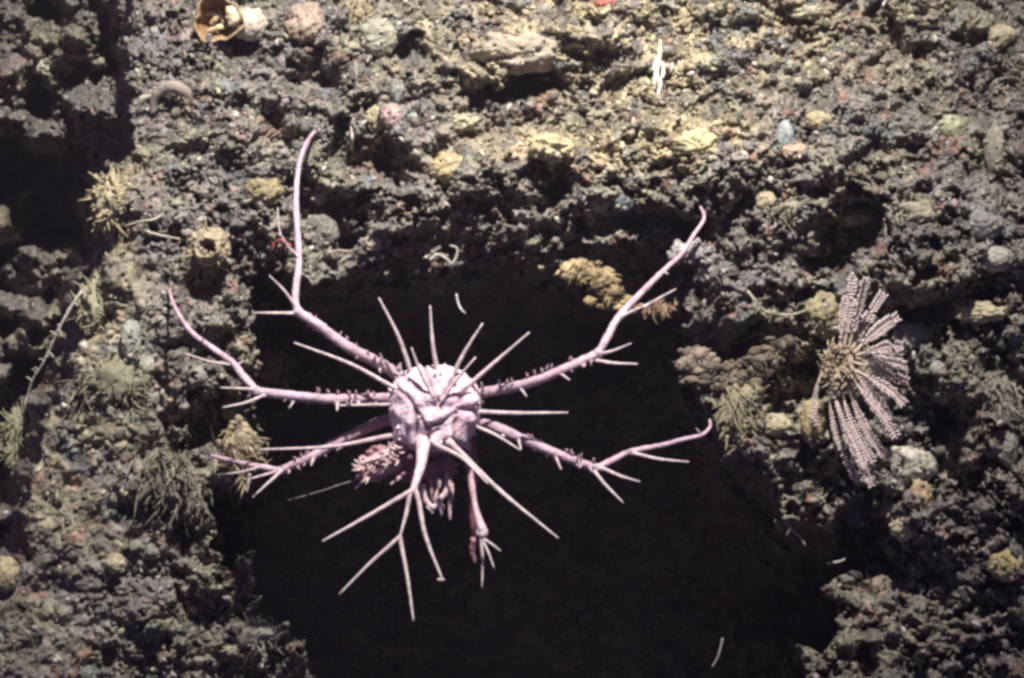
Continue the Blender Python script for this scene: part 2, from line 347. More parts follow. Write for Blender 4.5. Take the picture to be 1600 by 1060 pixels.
Pb = d * sq[:, None] * rad[:, None] * np.array((0.061, 0.058, 0.063)); Pb[:, 0] *= 1 - 0.10 * np.clip(-d[:, 2], 0, 1)
cen = at(679, 639, BY); Pb += cen
bx = 800 + Pb[:, 0] * 3000 / (3 + Pb[:, 1]); by = 530 - Pb[:, 2] * 3000 / (3 + Pb[:, 1])
front = ss(0.35, -0.05, d[:, 1]); dis = 0.0028 * (fb3(d * 8, 8) - 0.5) * 2 + 0.0022 * (fb3(d * 20, 18) - 0.5) * 2; kk = np.zeros(len(d))
for x, y, r, a in BP: dis += front * .85 * a / 1000 * np.exp(-((bx - x) ** 2 + (by - y) ** 2) / (r * r * .55))
for ln in GV:
    g = np.full(len(d), 1e9)
    for (ax, ay), (ex, ey) in zip(ln, ln[1:]):
        vx, vy = ex - ax, ey - ay; t = np.clip(((bx - ax) * vx + (by - ay) * vy) / (vx * vx + vy * vy), 0, 1)
        g = np.minimum(g, np.hypot(bx - ax - t * vx, by - ay - t * vy))
    w_ = np.exp(-(g / 3.4) ** 2) * front; kk = np.maximum(kk, w_); dis -= 0.0045 * w_
Pb += d * dis[:, None]
kb = np.array(PINK) * (1 - 0.62 * kk[:, None]) + np.array((0.20, 0.03, 0.05)) * kk[:, None] * .4
mo = ss(.46, .62, fb3(d * 5, 33))[:, None]; kb = kb * (1 - .35 * mo) + np.array((.50, .40, .52)) * .35 * mo; kb *= (1 + 0.7 * (fb3(d * 9, 12) - 0.5))[:, None]; pnk = np.exp(-(((bx - 728) / 22) ** 2 + ((by - 655) / 26) ** 2))[:, None]
kb = kb * (1 - .3 * pnk) + np.array((0.62, 0.33, 0.33)) * .3 * pnk
crab.add(Pb, Fb, kb)
for k in range(70):            # small tubercles and short spines over the shell
    i = random.randrange(len(d))
    if d[i, 1] > .1: continue
    p = Pb[i]; nn = d[i]; l = random.uniform(.002, .0075) * (1.4 if random.random() < .25 else .6)
    crab.tube([p - nn * .003, p + nn * l * .4, p + nn * l + np.array((0, 0, .001))], (.0042, .0024, .0009), kb[i] * .95, SPN, sides=8, sub=3, rough=.15)
# walking legs: hip, long upper joint, bent knee, thin lower joint ending on the rock
def leg(up, low, ups, lows, r0, r1, r2, r3):
    r0, r1, r2, r3 = .78 * r0, .74 * r1, .74 * r2, .75 * r3
    A = [at(x, y, q) for (x, y), q in zip(up, ups)]; B = [at(x, y, q) for (x, y), q in zip(low, lows)]
    n = len(A)
    crab.tube(A, np.array([r0 * .75, r0] + list(np.linspace(r0, r1, n - 2))) / 1000, (0.36, 0.25, 0.29), LEG, sides=12, sub=9, rough=0.26, mott=.5)
    crab.ball(A[-1], r1 * 1.22 / 1000, LEG, 0.12, 2, 2, int(r0))
    m = len(B); crab.tube(B, np.array([r1 * .8] + list(np.linspace(r2, r3, m - 1))) / 1000, (0.50, 0.375, 0.43), (0.42, 0.30, 0.35), sides=10, sub=7, rough=0.2, mott=.5)
def on(px, py): return surf(px, py) - 0.004
leg([(640, 600), (622, 588), (600, 572), (540, 540), (500, 510), (466, 488)], [(466, 488), (461, 466), (467, 410), (464, 350), (463, 300), (468, 255), (478, 226), (490, 208), (500, 203)],
    [-.17, -.19, -.20, -.22, -.225, -.22], [-.22, -.215, -.19, -.15, -.10, -.06, -.02, on(490, 208) - .01, on(500, 203)], 10.5, 8.8, 7.4, 3.2)
leg([(632, 628), (612, 623), (590, 622), (520, 624), (450, 618), (402, 612)], [(402, 612), (380, 588), (362, 566), (330, 543), (300, 520), (280, 493), (269, 470), (264, 452)],
    [-.17, -.19, -.20, -.22, -.22, -.20], [-.20, -.185, -.17, -.15, -.13, -.12, on(269, 470) - .03, on(264, 452)], 9.5, 8.6, 7.6, 2.6)
leg([(640, 650), (618, 654), (590, 662), (540, 685), (490, 712), (438, 736)], [(438, 736), (414, 731), (392, 727), (360, 720), (330, 712)],
    [-.17, -.17, -.17, -.18, -.18, -.17], [-.17, -.16, -.15, -.13, -.12], 11.0, 7.8, 6.4, 4.2)
leg([(725, 618), (750, 615), (775, 610), (830, 598), (890, 573), (935, 552)], [(935, 552), (950, 525), (968, 494), (1002, 458), (1035, 425), (1065, 397), (1085, 366), (1100, 342), (1094, 322)],
    [-.17, -.19, -.20, -.22, -.22, -.21], [-.21, -.20, -.18, -.15, -.12, -.09, -.06, -.03, min(on(1094, 322), .06)], 9.8, 8.6, 8.0, 2.8)
leg([(722, 650), (748, 659), (775, 668), (830, 692), (885, 716), (932, 732)], [(932, 732), (958, 719), (985, 706), (1030, 697), (1068, 687), (1096, 680), (1109, 668), (1109, 656)],
    [-.17, -.17, -.18, -.19, -.19, -.17], [-.17, -.155, -.14, -.12, -.10, -.08, -.07, -.06], 10.8, 8.0, 6.6, 2.6)
# two hind leg stubs half hidden behind the body
crab.tube([at(735, 690, -.15), at(741, 740, -.13), at(736, 790, -.11), at(741, 838, -.10)], np.array((8, 7, 5, 4)) / 1000, (0.30, 0.13, 0.16), (0.34, 0.15, 0.16), sides=8, rough=.3)
for a, b, ya, yb, r, bd in [   # the long body spines
        ((646, 590), (592, 466), -.235, -.25, 4.6, -.03), ((684, 590), (672, 478), -.235, -.24, 4.4, .02), ((702, 596), (754, 506), -.235, -.25, 4.3, .02),
        ((728, 606), (827, 520), -.23, -.25, 4.4, .0), ((676, 620), (643, 544), -.262, -.275, 3.6, .03), ((690, 626), (743, 559), -.262, -.275, 3.4, .02),
        ((738, 644), (887, 645), -.22, -.22, 4.4, -.01), ((735, 662), (812, 703), -.22, -.25, 3.8, .03), ((630, 612), (460, 536), -.23, -.24, 4.2, -.03),
        ((624, 632), (524, 634), -.22, -.23, 3.4, .0), ((628, 680), (404, 703), -.22, -.24, 4.4, .03), ((636, 692), (562, 724), -.22, -.25, 3.8, .06),
        ((700, 690), (872, 841), -.255, -.32, 5.2, -.02), ((676, 690), (762, 756), -.262, -.31, 4.6, .07)]:
    spn(crab, a, b, ya, yb, r, bd)
for a, b, ya, yb, r, bd in [   # spines on the legs
        ((466, 490), (396, 489), -.22, -.24, 3.4, .0), ((462, 478), (421, 431), -.22, -.24, 3.0, -.03), ((466, 402), (438, 366), -.19, -.20, 2.2, .05), ((438, 368), (434, 325), -.20, -.20, 2.0, .03),
        ((404, 609), (344, 606), -.20, -.21, 3.2, .0), ((418, 617), (348, 637), -.21, -.23, 3.4, .04), ((366, 572), (288, 552), -.17, -.19, 3.0, .04),
        ((440, 736), (395, 777), -.175, -.20, 3.5, .0), ((436, 736), (392, 748), -.17, -.19, 3.0, .0), ((390, 742), (386, 769), -.18, -.18, 2.8, .0), ((410, 730), (340, 742), -.16, -.16, 2.6, .03),
        ((926, 556), (986, 537), -.21, -.23, 3.5, -.04), ((920, 562), (996, 569), -.21, -.23, 3.8, -.03), ((972, 494), (1008, 478), -.18, -.20, 3.6, .0), ((1006, 480), (1056, 452), -.20, -.21, 3.0, .0),
        ((922, 730), (974, 786), -.18, -.21, 4.0, -.02), ((940, 732), (1000, 753), -.17, -.19, 3.8, -.03), ((985, 708), (1076, 722), -.14, -.16, 3.6, -.03),
        ((875, 584), (890, 594), -.225, -.23, 3.0, 0), ((812, 605), (823, 620), -.22, -.23, 3.0, 0), ((782, 606), (779, 593), -.21, -.22, 3.0, 0), ((868, 714), (877, 734), -.20, -.21, 3.2, 0),
        ((810, 686), (814, 703), -.20, -.21, 3.0, 0), ((462, 622), (452, 638), -.22, -.23, 3.0, 0), ((527, 630), (527, 642), -.23, -.24, 4.0, 0), ((545, 630), (548, 618), -.23, -.24, 3.0, 0),
        ((597, 566), (594, 553), -.21, -.22, 3.0, 0), ((578, 558), (574, 548), -.21, -.22, 2.5, 0), ((622, 580), (626, 568), -.2, -.21, 6.0, 0), ((463, 300), (455, 294), -.10, -.11, 2.5, 0),
        ((462, 330), (453, 324), -.13, -.14, 2.5, 0), ((466, 255), (459, 250), -.06, -.07, 2.2, 0), ((490, 716), (486, 728), -.19, -.2, 3.2, 0), ((370, 572), (380, 564), -.175, -.18, 3.2, 0),
        ((320, 537), (316, 528), -.14, -.15, 2.5, 0), ((1035, 425), (1044, 428), -.12, -.125, 2.8, 0), ((1060, 402), (1054, 392), -.09, -.10, 2.6, 0), ((755, 612), (752, 598), -.2, -.215, 3.5, 0),
        ((1096, 680), (1088, 670), -.08, -.09, 2.4, 0), ((640, 712), (622, 720), -.2, -.22, 3, 0), ((850, 588), (846, 579), -.22, -.228, 2.6, 0), ((900, 722), (904, 712), -.19, -.2, 2.6, 0)]:
    spn(crab, a, b, ya, yb, r, bd, tip=1.3)
for k in range(90):            # fine thorns and curled bristles along the upper joints
    seg = random.choice([((600, 575), (470, 492), -.215), ((590, 624), (410, 614), -.22), ((590, 664), (450, 730), -.18), ((775, 612), (930, 556), -.22), ((775, 670), (930, 730), -.19)])
    t = random.random(); x = seg[0][0] + t * (seg[1][0] - seg[0][0]); y = seg[0][1] + t * (seg[1][1] - seg[0][1]); s_ = random.choice((-1, 1)); 
    crab.tube([at(x, y + 6 * s_, seg[2]), at(x + random.uniform(-2, 2), y + s_ * 9, seg[2] - .004), at(x + random.uniform(-4, 4), y + s_ * random.uniform(10, 14), seg[2] - .005)], (.0024, .0014, .0005), LEG, (0.42, 0.27, 0.29), sides=5, sub=2)
# beak between the eyes with its forked spines
crab.tube([at(661, 688, -.245), at(660, 708, -.26), at(657, 730, -.285), at(650, 752, -.31), at(645, 770, -.325)], np.array((12, 9, 7, 5.5, 5)) / 1000, (0.66, 0.50, 0.55), SPN, sides=12, rough=.12)
for a, b, ya, yb, r, bd in [((645, 766), (504, 846), -.325, -.36, 4.6, .01), ((642, 768), (624, 842), -.325, -.35, 4.6, .03), ((625, 838), (530, 929), -.35, -.39, 3.8, -.03),
                            ((625, 838), (646, 970), -.35, -.40, 4.2, .02), ((649, 766), (692, 908), -.325, -.37, 5.0, -.08), ((684, 906), (694, 906), -.37, -.37, 3.2, 0)]:
    spn(crab, a, b, ya, yb, r * .95, bd * .5, tip=2.0, flare=1.05)
crab_o = crab.build('spiny_crab', M_crab, origin=at(679, 639, -.2))
tag(crab_o, 'pale pink crab with long thin spines, legs spread over the dark hollow', 'crab')
def claw_part(nm, build, lab=None):
    mb = MB(); build(mb); o = mb.build(nm, M_crab, None, None); o.parent = crab_o; o.location = -crab_o.location
    if lab: o['label'] = lab
def hand(mb):                  # folded left claw: dark red, ringed by pale bristly thorns
    mb.ball(at(612, 718, -.19), (.038, .020, .019), (0.34, 0.18, 0.19), 1.0, 3.2, 4, 3)
    mb.ball(at(582, 732, -.20), (.024, .016, .016), (0.44, 0.27, 0.28), 1.0, 4, 4, 5)
    mb.tube([at(640, 696, -.21), at(610, 706, -.225), at(580, 718, -.225), at(562, 732, -.22)], (.0055, .006, .005, .0035), (0.62, 0.42, 0.42), (0.62, 0.42, 0.42), rough=.3)
    mb.tube([at(632, 722, -.21), at(606, 733, -.222), at(582, 742, -.22), at(563, 748, -.215)], (.005, .006, .005, .003), (0.60, 0.38, 0.38), (0.55, 0.35, 0.35), rough=.3)
    for k in range(80):
        t = random.random(); x = 638 - 76 * t; y = 700 + 42 * t + random.uniform(-14, 12); a = random.uniform(1.4, 4.6); l = random.uniform(9, 20)
        q = -.222 + random.uniform(-.01, .012)
        mb.tube([at(x, y, q), at(x + l * .5 * math.cos(a), y + l * .5 * math.sin(a), q - .006), at(x + l * math.cos(a + .3), y + l * math.sin(a + .3), q - .008)], (.0024, .0018, .0007), (0.50, 0.30, 0.30), (0.72, 0.55, 0.55), sides=5, sub=2)
claw_part('claw', hand, 'folded dark red claw with bristles')
def hand2(mb):                 # hanging right claw
    mb.tube([at(728, 700, -.17), at(736, 750, -.19), at(742, 788, -.20), at(748, 812, -.205), at(753, 828, -.205)], (.007, .005, .004, .0055, .0075), (0.40, 0.22, 0.24), (0.72, 0.54, 0.60), rough=.2)
    mb.ball(at(753, 832, -.205), (.0085, .007, .010), (0.70, 0.52, 0.58), .3, 3, 3, 9)
    mb.tube([at(742, 842, -.195), at(738, 860, -.19), at(742, 880, -.19)], (.006, .0055, .002), (0.34, 0.17, 0.18), (0.3, 0.14, 0.15), rough=.5)
    for b, r in (((782, 861), 2.8), ((772, 888), 2.8), ((753, 918), 3.4)):
        spn(mb, (752, 840), b, -.205, -.215, r, .02, tip=1.4)
claw_part('claw', hand2)
def mouth(mb):
    for x, y, a, l, r in ((668, 715, 1.5, 70, 4), (684, 720, 1.65, 74, 4), (696, 712, 1.5, 100, 4.5), (676, 735, 1.2, 30, 6), (640, 730, 2.4, 40, 4), (700, 735, 1.5, 60, 4.5), (655, 750, 1.0, 40, 4)):
        mb.tube([at(x, y, -.19), at(x + l * .5 * math.cos(a) + 3, y + l * .5 * math.sin(a), -.21), at(x + l * math.cos(a), y + l * math.sin(a), -.215)], (r / 1000, r / 1100, .002), (0.34, 0.19, 0.20), (0.55, 0.40, 0.42), rough=.3)
    for P_ in ([(660, 758), (664, 780), (676, 792), (690, 788)], [(676, 796), (688, 780), (697, 768), (698, 740)], [(690, 790), (690, 806)], [(668, 790), (676, 802)]):
        mb.tube([at(x, y, -.222) for x, y in P_], np.array((4, 4.5, 4, 2))[:max(2, len(P_))] / 1000 if len(P_) > 2 else (.004, .002), (0.66, 0.50, 0.52), (0.62, 0.46, 0.48), rough=.3)
    mb.ball(at(660, 722, -.2), (.040, .018, .026), (0.32, 0.16, 0.18), 1.1, 3.5, 4, 14)
claw_part('mouthparts', mouth, 'dark red mouthparts under the beak')
for x, y in ((641, 716), (674, 720)):
    mb = MB(); mb.ball(at(x, y, -.235), .0055, (0.09, 0.04, 0.05), .05, 2, 3, 1); o = mb.build('eye', M_crab); o.parent = crab_o; o.location = -crab_o.location

# ------------------------------------------------------------------ feather star
fs = MB(); FY = float(np.percentile([surf(1290 + 22 * i, 430 + 38 * j) for i in range(7) for j in range(9)], 12)) - 0.055
def f_arm(path, wd, n_, y0, y1, base=0.25, seed=0):
    P = np.array([at(x, y, y0 + (y1 - y0) * t) for (x, y), t in zip(path, np.linspace(0, 1, len(path)))])
    wd *= .86; Q = fs.tube(P, np.array((2.6, 2.0, 1.6, 1.0)) / 1000, (0.50, 0.40, 0.30), (0.72, 0.62, 0.60), sides=6, sub=8, rough=.25)
    L_ = np.r_[0, np.cumsum(np.linalg.norm(np.diff(Q, axis=0), axis=1))]; s_ = L_[-1] * base; k = 0
    while s_ < L_[-1] - .001:
        p = np.array([np.interp(s_, L_, Q[:, i]) for i in range(3)]); p2 = np.array([np.interp(min(s_ + .004, L_[-1]), L_, Q[:, i]) for i in range(3)])
        t = p2 - p; t /= np.linalg.norm(t) + 1e-9; nrm = np.cross(t, (0, 1, 0)); nrm /= np.linalg.norm(nrm)
        u = s_ / L_[-1]; l = wd / 1000 * (0.55 + 0.6 * ss(base, .5, u)) * (1 - 0.25 * ss(.9, 1, u)) * random.uniform(.7, 1.2) * (0.3 if random.random() < .05 else 1)
        for sg in (-1, 1):
            c = np.array((0.84, 0.74, 0.72)) * random.uniform(.75, 1.15)
            fs.tube([p, p + nrm * sg * l * .8 + t * l * .10 + np.array((0, -.004, 0)), p + nrm * sg * l * .95 + t * l * .5 + np.array((0, -.001, 0))], (.0010, .0014, .0011), (0.52, 0.40, 0.38), c * random.uniform(.8, 1.15), sides=5, sub=2)
        s_ += (0.0043 if seed % 2 else 0.0049) * random.uniform(.8, 1.2); k += 1
AR = [((1318, 548), (1326, 500), (1330, 462), (1332, 426), 6), ((1326, 545), (1338, 500), (1346, 466), (1353, 434), 6.5), ((1330, 548), (1350, 508), (1366, 480), (1381, 457), 8),
      ((1334, 552), (1358, 528), (1382, 508), (1404, 494), 9), ((1338, 556), (1362, 548), (1386, 543), (1409, 541), 9), ((1338, 560), (1364, 561), (1390, 567), (1415, 572), 8.5),
      ((1336, 567), (1362, 574), (1390, 588), (1421, 597), 8), ((1334, 578), (1362, 592), (1392, 612), (1414, 634), 8), ((1330, 590), (1352, 618), (1378, 650), (1402, 686), 8),
      ((1322, 598), (1338, 640), (1360, 684), (1384, 714), 7.5), ((1312, 602), (1326, 650), (1345, 690), (1366, 727), 7), ((1304, 602), (1314, 655), (1335, 705), (1362, 761), 6.5),
      ((1296, 604), (1300, 655), (1316, 705), (1339, 753), 6.5), ((1328, 570), (1352, 602), (1374, 630), (1388, 656), 8), ((1300, 600), (1310, 640), (1338, 700), (1352, 735), 6),
      ((1312, 550), (1314, 520), (1316, 490), (1322, 462), 5), ((1284, 585), (1275, 610), (1272, 640), (1276, 668), 4.5)]
for k, (a, b, c, e, wd) in enumerate(AR): f_arm([a, b, c, e], wd, 0, FY, FY - .02 - .03 * math.sin(k * 1.9), seed=k)
fs.ball(at(1310, 572, FY + .01), (.022, .018, .034), (0.36, 0.26, 0.19), .8, 3.4, 4, 4)
for k in range(150):           # fuzzy heart
    a = random.uniform(0, 6.28); r0_ = random.uniform(0, 20); r = random.uniform(6, 18); b = a + random.uniform(-1, 1)
    x0, y0 = 1308 + r0_ * math.cos(a), 572 + 1.5 * r0_ * math.sin(a)
    fs.tube([at(x0, y0, FY - .005), at(x0 + r * .5 * math.cos(b), y0 + r * .6 * math.sin(b), FY - random.uniform(.012, .026)), at(x0 + r * math.cos(b + .4), y0 + r * math.sin(b + .4), FY - random.uniform(.008, .03))],
            (.0018, .0014, .0006), (0.40, 0.31, 0.20), np.array((0.48, 0.40, 0.30)) * random.uniform(.7, 1.2), sides=5, sub=3)
tag(fs.build('feather_star', M_feather, origin=at(1310, 572, FY)), 'pink feather star with banded arms fanned out on the right of the rock', 'feather star')

# ------------------------------------------------------------------ sponges, shells and other growths, each on its spot of rock
def grow(name, px, py, rx, ry, col, label, cat, lump=.35, freq=2.2, dep=None, sink=.36, seed=None, hole=None, spikes=0, f=None, parts=None, group=None, sub=4):
    global _gs; _gs = globals().get('_gs', 0) + 1; seed = _gs if seed is None else seed
    y = min(surf(px + a * rx * .5, py + b * ry * .5) for a in (-1, 0, 1) for b in (-1, 0, 1)) if dep is None else dep
    y = np.median([surf(px + a * rx * .5, py + b * ry * .5) for a in (-1, 0, 1) for b in (-1, 0, 1)]) if dep is None else dep
    rd = (rx + ry) / 2; c = at(px, py, y - rd / 1000 * (1 - sink) * .8); mb = MB()
    def shp(V, d):
        if hole is not None:
            hx, hz, hr = hole; q = np.hypot(d[:, 0] - hx, d[:, 2] - hz); m = (d[:, 1] < 0)
            V = V.copy(); V[:, 1] += np.where(m, 1.1 * np.exp(-(q / hr) ** 4), 0); 
            rim = np.where(m, np.exp(-((q - hr * 1.35) / (hr * .35)) ** 2), 0); V[:, 1] -= .22 * rim
        V = V * (1 + .35 * (fb3(d * freq * 3.2, seed + 2) - .5) + .18 * (fb3(d * 11, seed + 5) - .5))[:, None]
        return V if f is None else f(V, d)
    V0, _ = ICO[sub]; cl = np.asarray(col) * .98; cl = cl * .80 + cl.mean() * .20 * np.array((1.08, 1., .9)); k0 = cl * (1 + 1.3 * (fb3(V0 * freq * 2.6, seed + 4) - 0.5))[:, None]
    dirt = ss(.50, .60, fb3(V0 * 3.1, seed + 9))[:, None]; k0 = k0 * (1 - .4 * dirt) + np.array((.17, .15, .12)) * .4 * dirt
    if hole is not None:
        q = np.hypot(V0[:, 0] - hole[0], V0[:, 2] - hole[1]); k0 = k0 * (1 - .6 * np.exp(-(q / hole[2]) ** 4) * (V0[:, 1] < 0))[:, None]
    mb.ball(c, (rx / 1000, rd * .8 / 1000, ry / 1000), k0, lump, freq, sub, seed, f=shp)
    rr = random.Random(seed)
    for _ in range(spikes):
        a = rr.uniform(0, 6.283); b = rr.uniform(-1.2, .3); dr = np.array((math.cos(a) * math.cos(b), math.sin(b), math.sin(a) * math.cos(b)))
        p = c + dr * np.array((rx, rd * .8, ry)) / 1000 * .9; l = rr.uniform(.25, .6) * rd / 1000
        e = dr + np.array([rr.gauss(0, .4) for _ in range(3)])
        mb.tube([p, p + dr * l * .5, p + e * l], (.0022, .0016, .0007), np.asarray(col) * .8, np.asarray(col) * 1.2, sides=5, sub=2)
    for _ in range(int(rd * .6)):             # crumbs grown onto it
        a = rr.uniform(0, 6.283); b = rr.uniform(-1.3, .4); dr = np.array((math.cos(a) * math.cos(b), math.sin(b), math.sin(a) * math.cos(b)))
        q = rr.uniform(.0015, .0040); mb.ball(c + dr * np.array((rx, rd * .8, ry)) / 1000 * rr.uniform(.9, 1.08), (q * rr.uniform(.7, 1.5), q, q * rr.uniform(.7, 1.3)), np.array((.25, .22, .18)) * rr.uniform(.6, 1.7) if rr.random() < .6 else cl, .5, 1.5, 1, rr.randrange(99))
    o = mb.build(name, M_spg, origin=c)
    return tag(o, label, cat, group), c
YEL = (0.42, 0.34, 0.15); TAN = (0.36, 0.29, 0.21); OLV = (0.27, 0.25, 0.15); GRY = (0.26, 0.26, 0.24); SLATE = (0.12, 0.16, 0.17)
for a in [
    ('knobbly_sponge', 590, 58, 30, 30, (.30, .29, .21), 'grey green knobbly sponge beside the cup shaped shell', 'sponge', .5, 2.5),
    ('round_sponge', 1488, 199, 22, 21, (.33, .33, .19), 'smooth round yellow green sponge near the upper right', 'sponge', .15, 1.5),
    ('round_sponge', 1566, 55, 21, 18, (.36, .31, .19), 'tan round sponge at the top right corner', 'sponge', .3, 2),
    ('cone_sponge', 1572, 884, 25, 24, (.38, .31, .13), 'mustard yellow wedge shaped sponge at the lower right', 'sponge', .5, 1.6),
    ('round_sponge', 8, 896, 20, 26, (.38, .32, .17), 'pale yellow sponge at the left edge of the rock', 'sponge', .35, 2),
    ('knobbly_sponge', 612, 182, 18, 20, (.40, .27, .25), 'pinkish tan knob beside a yellow crust, above the ledge', 'sponge', .25, 2),
    ('knobbly_sponge', 587, 186, 17, 20, (.38, .33, .17), 'yellowish crust lump left of the pinkish knob', 'sponge', .6, 3),
    ('round_sponge', 645, 184, 9, 8, (.24, .32, .28), 'tiny pale teal sponge right of the pinkish knob', 'sponge', .2, 2),
    ('knobbly_sponge', 621, 143, 13, 20, (.22, .23, .20), 'small grey upright sponge above the pinkish knob', 'sponge', .4, 2),
    ('round_sponge', 1197, 315, 16, 16, (.34, .28, .17), 'tan round sponge just right of the long leg tip', 'sponge', .2, 2),
    ('round_sponge', 583, 379, 14, 14, (.42, .34, .26), 'beige round sponge above the hollow with a string on its left', 'sponge', .2, 2),
    ('round_sponge', 934, 313, 19, 19, (.27, .29, .25), 'grey green rounded sponge on the ledge, left of the dark one', 'sponge', .3, 2),
    ('round_sponge', 972, 317, 20, 16, (.08, .11, .12), 'dark slate rounded sponge on the ledge', 'sponge', .25, 2),
    ('knobbly_sponge', 700, 262, 26, 24, (.40, .32, .15), 'bright yellow knobbly sponge on the ledge above the crab', 'sponge', .8, 2.8),
    ('knobbly_sponge', 1088, 226, 30, 22, (.46, .41, .20), 'pale yellow rough sponge right of the white coral', 'sponge', .8, 2.8),
    ('knobbly_sponge', 722, 192, 26, 15, (.38, .35, .22), 'low pale olive sponge above the bright yellow one', 'sponge', .7, 2.5),
    ('knobbly_sponge', 862, 232, 34, 22, (.46, .39, .20), 'wide yellow crusty sponge above the middle of the ledge', 'sponge', .9, 3),
    ('knobbly_sponge', 412, 300, 30, 22, (.24, .20, .09), 'brown olive sponge left of the straight upper leg', 'sponge', .6, 2.4),
    ('round_sponge', 500, 308, 12, 12, (.30, .26, .24), 'small pale round sponge right of the straight upper leg', 'sponge', .2, 2),
    ('knobbly_sponge', 500, 365, 30, 28, (.15, .14, .12), 'dull grey sponge right of the straight upper leg', 'sponge', .5, 2.2),
    ('knobbly_sponge', 205, 535, 16, 34, (.26, .28, .23), 'upright grey green sponge on the left ridge', 'sponge', .3, 1.5),
    ('knobbly_sponge', 229, 572, 12, 14, (.34, .34, .27), 'pale grey knob right of the upright grey green sponge', 'sponge', .4, 2),
    ('knobbly_sponge', 367, 640, 22, 24, (.30, .28, .21), 'grey tan lump at the left rim of the hollow, under the leg spine', 'sponge', .4, 1.8),
    ('round_sponge', 372, 757, 22, 14, (.20, .19, .15), 'dim rounded sponge below the lower left leg', 'sponge', .4, 2),
    ('knobbly_sponge', 1292, 492, 34, 34, (.27, .23, .12), 'olive yellow sponge just above the feather star', 'sponge', .6, 2.2),
    ('knobbly_sponge', 1271, 660, 20, 34, (.36, .29, .13), 'drooping yellow sponge below the heart of the feather star', 'sponge', .35, 2),
    ('knobbly_sponge', 1214, 663, 26, 18, (.40, .34, .20), 'tan pointed sponge left of the drooping yellow one', 'sponge', .6, 2),
    ('knobbly_sponge', 1420, 728, 38, 30, (.46, .43, .34), 'large pale angular sponge under the feather star arms', 'sponge', .45, 1.6),
    ('knobbly_sponge', 1438, 776, 18, 24, (.40, .28, .15), 'orange brown sponge under the large pale angular one', 'sponge', .4, 2),
    ('knobbly_sponge', 1484, 744, 15, 15, (.34, .31, .18), 'small olive sponge right of the large pale angular one', 'sponge', .5, 2),
    ('knobbly_sponge', 1412, 822, 20, 22, (.44, .39, .23), 'pale yellow knob below the orange brown sponge', 'sponge', .8, 2.6),
    ('round_sponge', 1465, 576, 12, 11, (.30, .31, .27), 'small grey ball sponge right of the feather star', 'sponge', .15, 2),
    ('knobbly_sponge', 1426, 524, 28, 22, (.17, .17, .19), 'dim blue grey sponge behind the upper feather star arms', 'sponge', .4, 2),
    ('knobbly_sponge', 1336, 790, 24, 32, (.16, .13, .18), 'dull purple sponge below the tips of the feather star', 'sponge', .4, 1.6),
    ('flat_sponge', 1556, 405, 30, 18, (.32, .30, .25), 'grey fan shaped sponge near the right edge', 'sponge', .4, 1.5),
    ('knobbly_sponge', 1540, 352, 26, 22, (.20, .20, .19), 'dark grey lump above the fan shaped sponge', 'sponge', .5, 2),
    ('knobbly_sponge', 1555, 238, 16, 44, (.25, .23, .18), 'tall dull brown sponge below the smooth yellow green one', 'sponge', .3, 1.5),
    ('knobbly_sponge', 1226, 212, 13, 26, (.27, .31, .31), 'pale blue grey upright sponge at the upper right', 'sponge', .3, 1.5),
    ('knobbly_sponge', 1278, 188, 20, 14, (.38, .31, .17), 'ochre sponge right of the blue grey upright one', 'sponge', .6, 2.5),
    ('knobbly_sponge', 1242, 238, 18, 12, (.44, .28, .18), 'peach coloured crust below the blue grey upright sponge', 'sponge', .6, 2.5),
    ('flat_sponge', 1158, 246, 18, 9, (.40, .35, .32), 'pale pebble like sponge left of the blue grey upright one', 'sponge', .2, 2),
    ('red_sponge', 945, 5, 17, 11, (.42, .10, .07), 'small red sponge at the top edge', 'sponge', .4, 2),
    ('knobbly_sponge', 478, 38, 32, 34, (.33, .24, .18), 'brownish pink sponge between the cup shell and grey green sponge', 'sponge', .6, 2.4),
    ('knobbly_sponge', 1330, 340, 38, 14, (.31, .29, .18), 'olive sponge hanging over the dark pit at right', 'sponge', .6, 2.6),
    ('knobbly_sponge', 1258, 20, 30, 12, (.42, .38, .25), 'pale yellow crust at the top right', 'sponge', .8, 3),
    ('knobbly_sponge', 1530, 488, 36, 16, (.42, .37, .22), 'pale yellow sponge near the right edge, below the fan shaped one', 'sponge', .8, 2.5),
    ('knobbly_sponge', 65, 105, 18, 14, (.46, .43, .32), 'pale lump at the upper left beyond the ridge', 'sponge', .6, 2.5),
    ('knobbly_sponge', 1575, 700, 14, 30, (.22, .21, .17), 'dim upright sponge at the right edge', 'sponge', .5, 2),
    ('flat_stone', 812, 84, 72, 30, (.31, .265, .19), 'flat tan stone slab above the small dark slot near the top', 'stone', .7, 2.6),
    ('knobbly_sponge', 180, 880, 16, 14, (.38, .33, .2), 'ochre knob on the lower left slope', 'sponge', .5, 2)]:
    grow(*a[:8], lump=a[8], freq=a[9])
grow('tube_sponge', 326, 386, 34, 30, (.32, .26, .15), 'yellow sponge with a round dark opening on the left ridge', 'sponge', lump=.35, freq=2.5, hole=(0, -.05, .36), spikes=14)
grow('tube_sponge', 305, 588, 16, 16, (.24, .23, .19), 'small grey ringed sponge at the left', 'sponge', lump=.3, hole=(0, 0, .4))
grow('spiky_sponge', 174, 318, 24, 44, (.38, .32, .19), 'bright yellow bristly sponge on the left ridge edge', 'sponge', lump=.7, freq=3, spikes=70)
grow('spiky_sponge', 150, 480, 26, 40, (.27, .25, .16), 'pale olive bristly sponge low on the left ridge', 'sponge', lump=.7, freq=2.6, spikes=60)
grow('spiky_sponge', 30, 690, 26, 60, (.24, .235, .14), 'olive green bushy sponge at the left edge', 'sponge', lump=.7, freq=2.6, spikes=90)
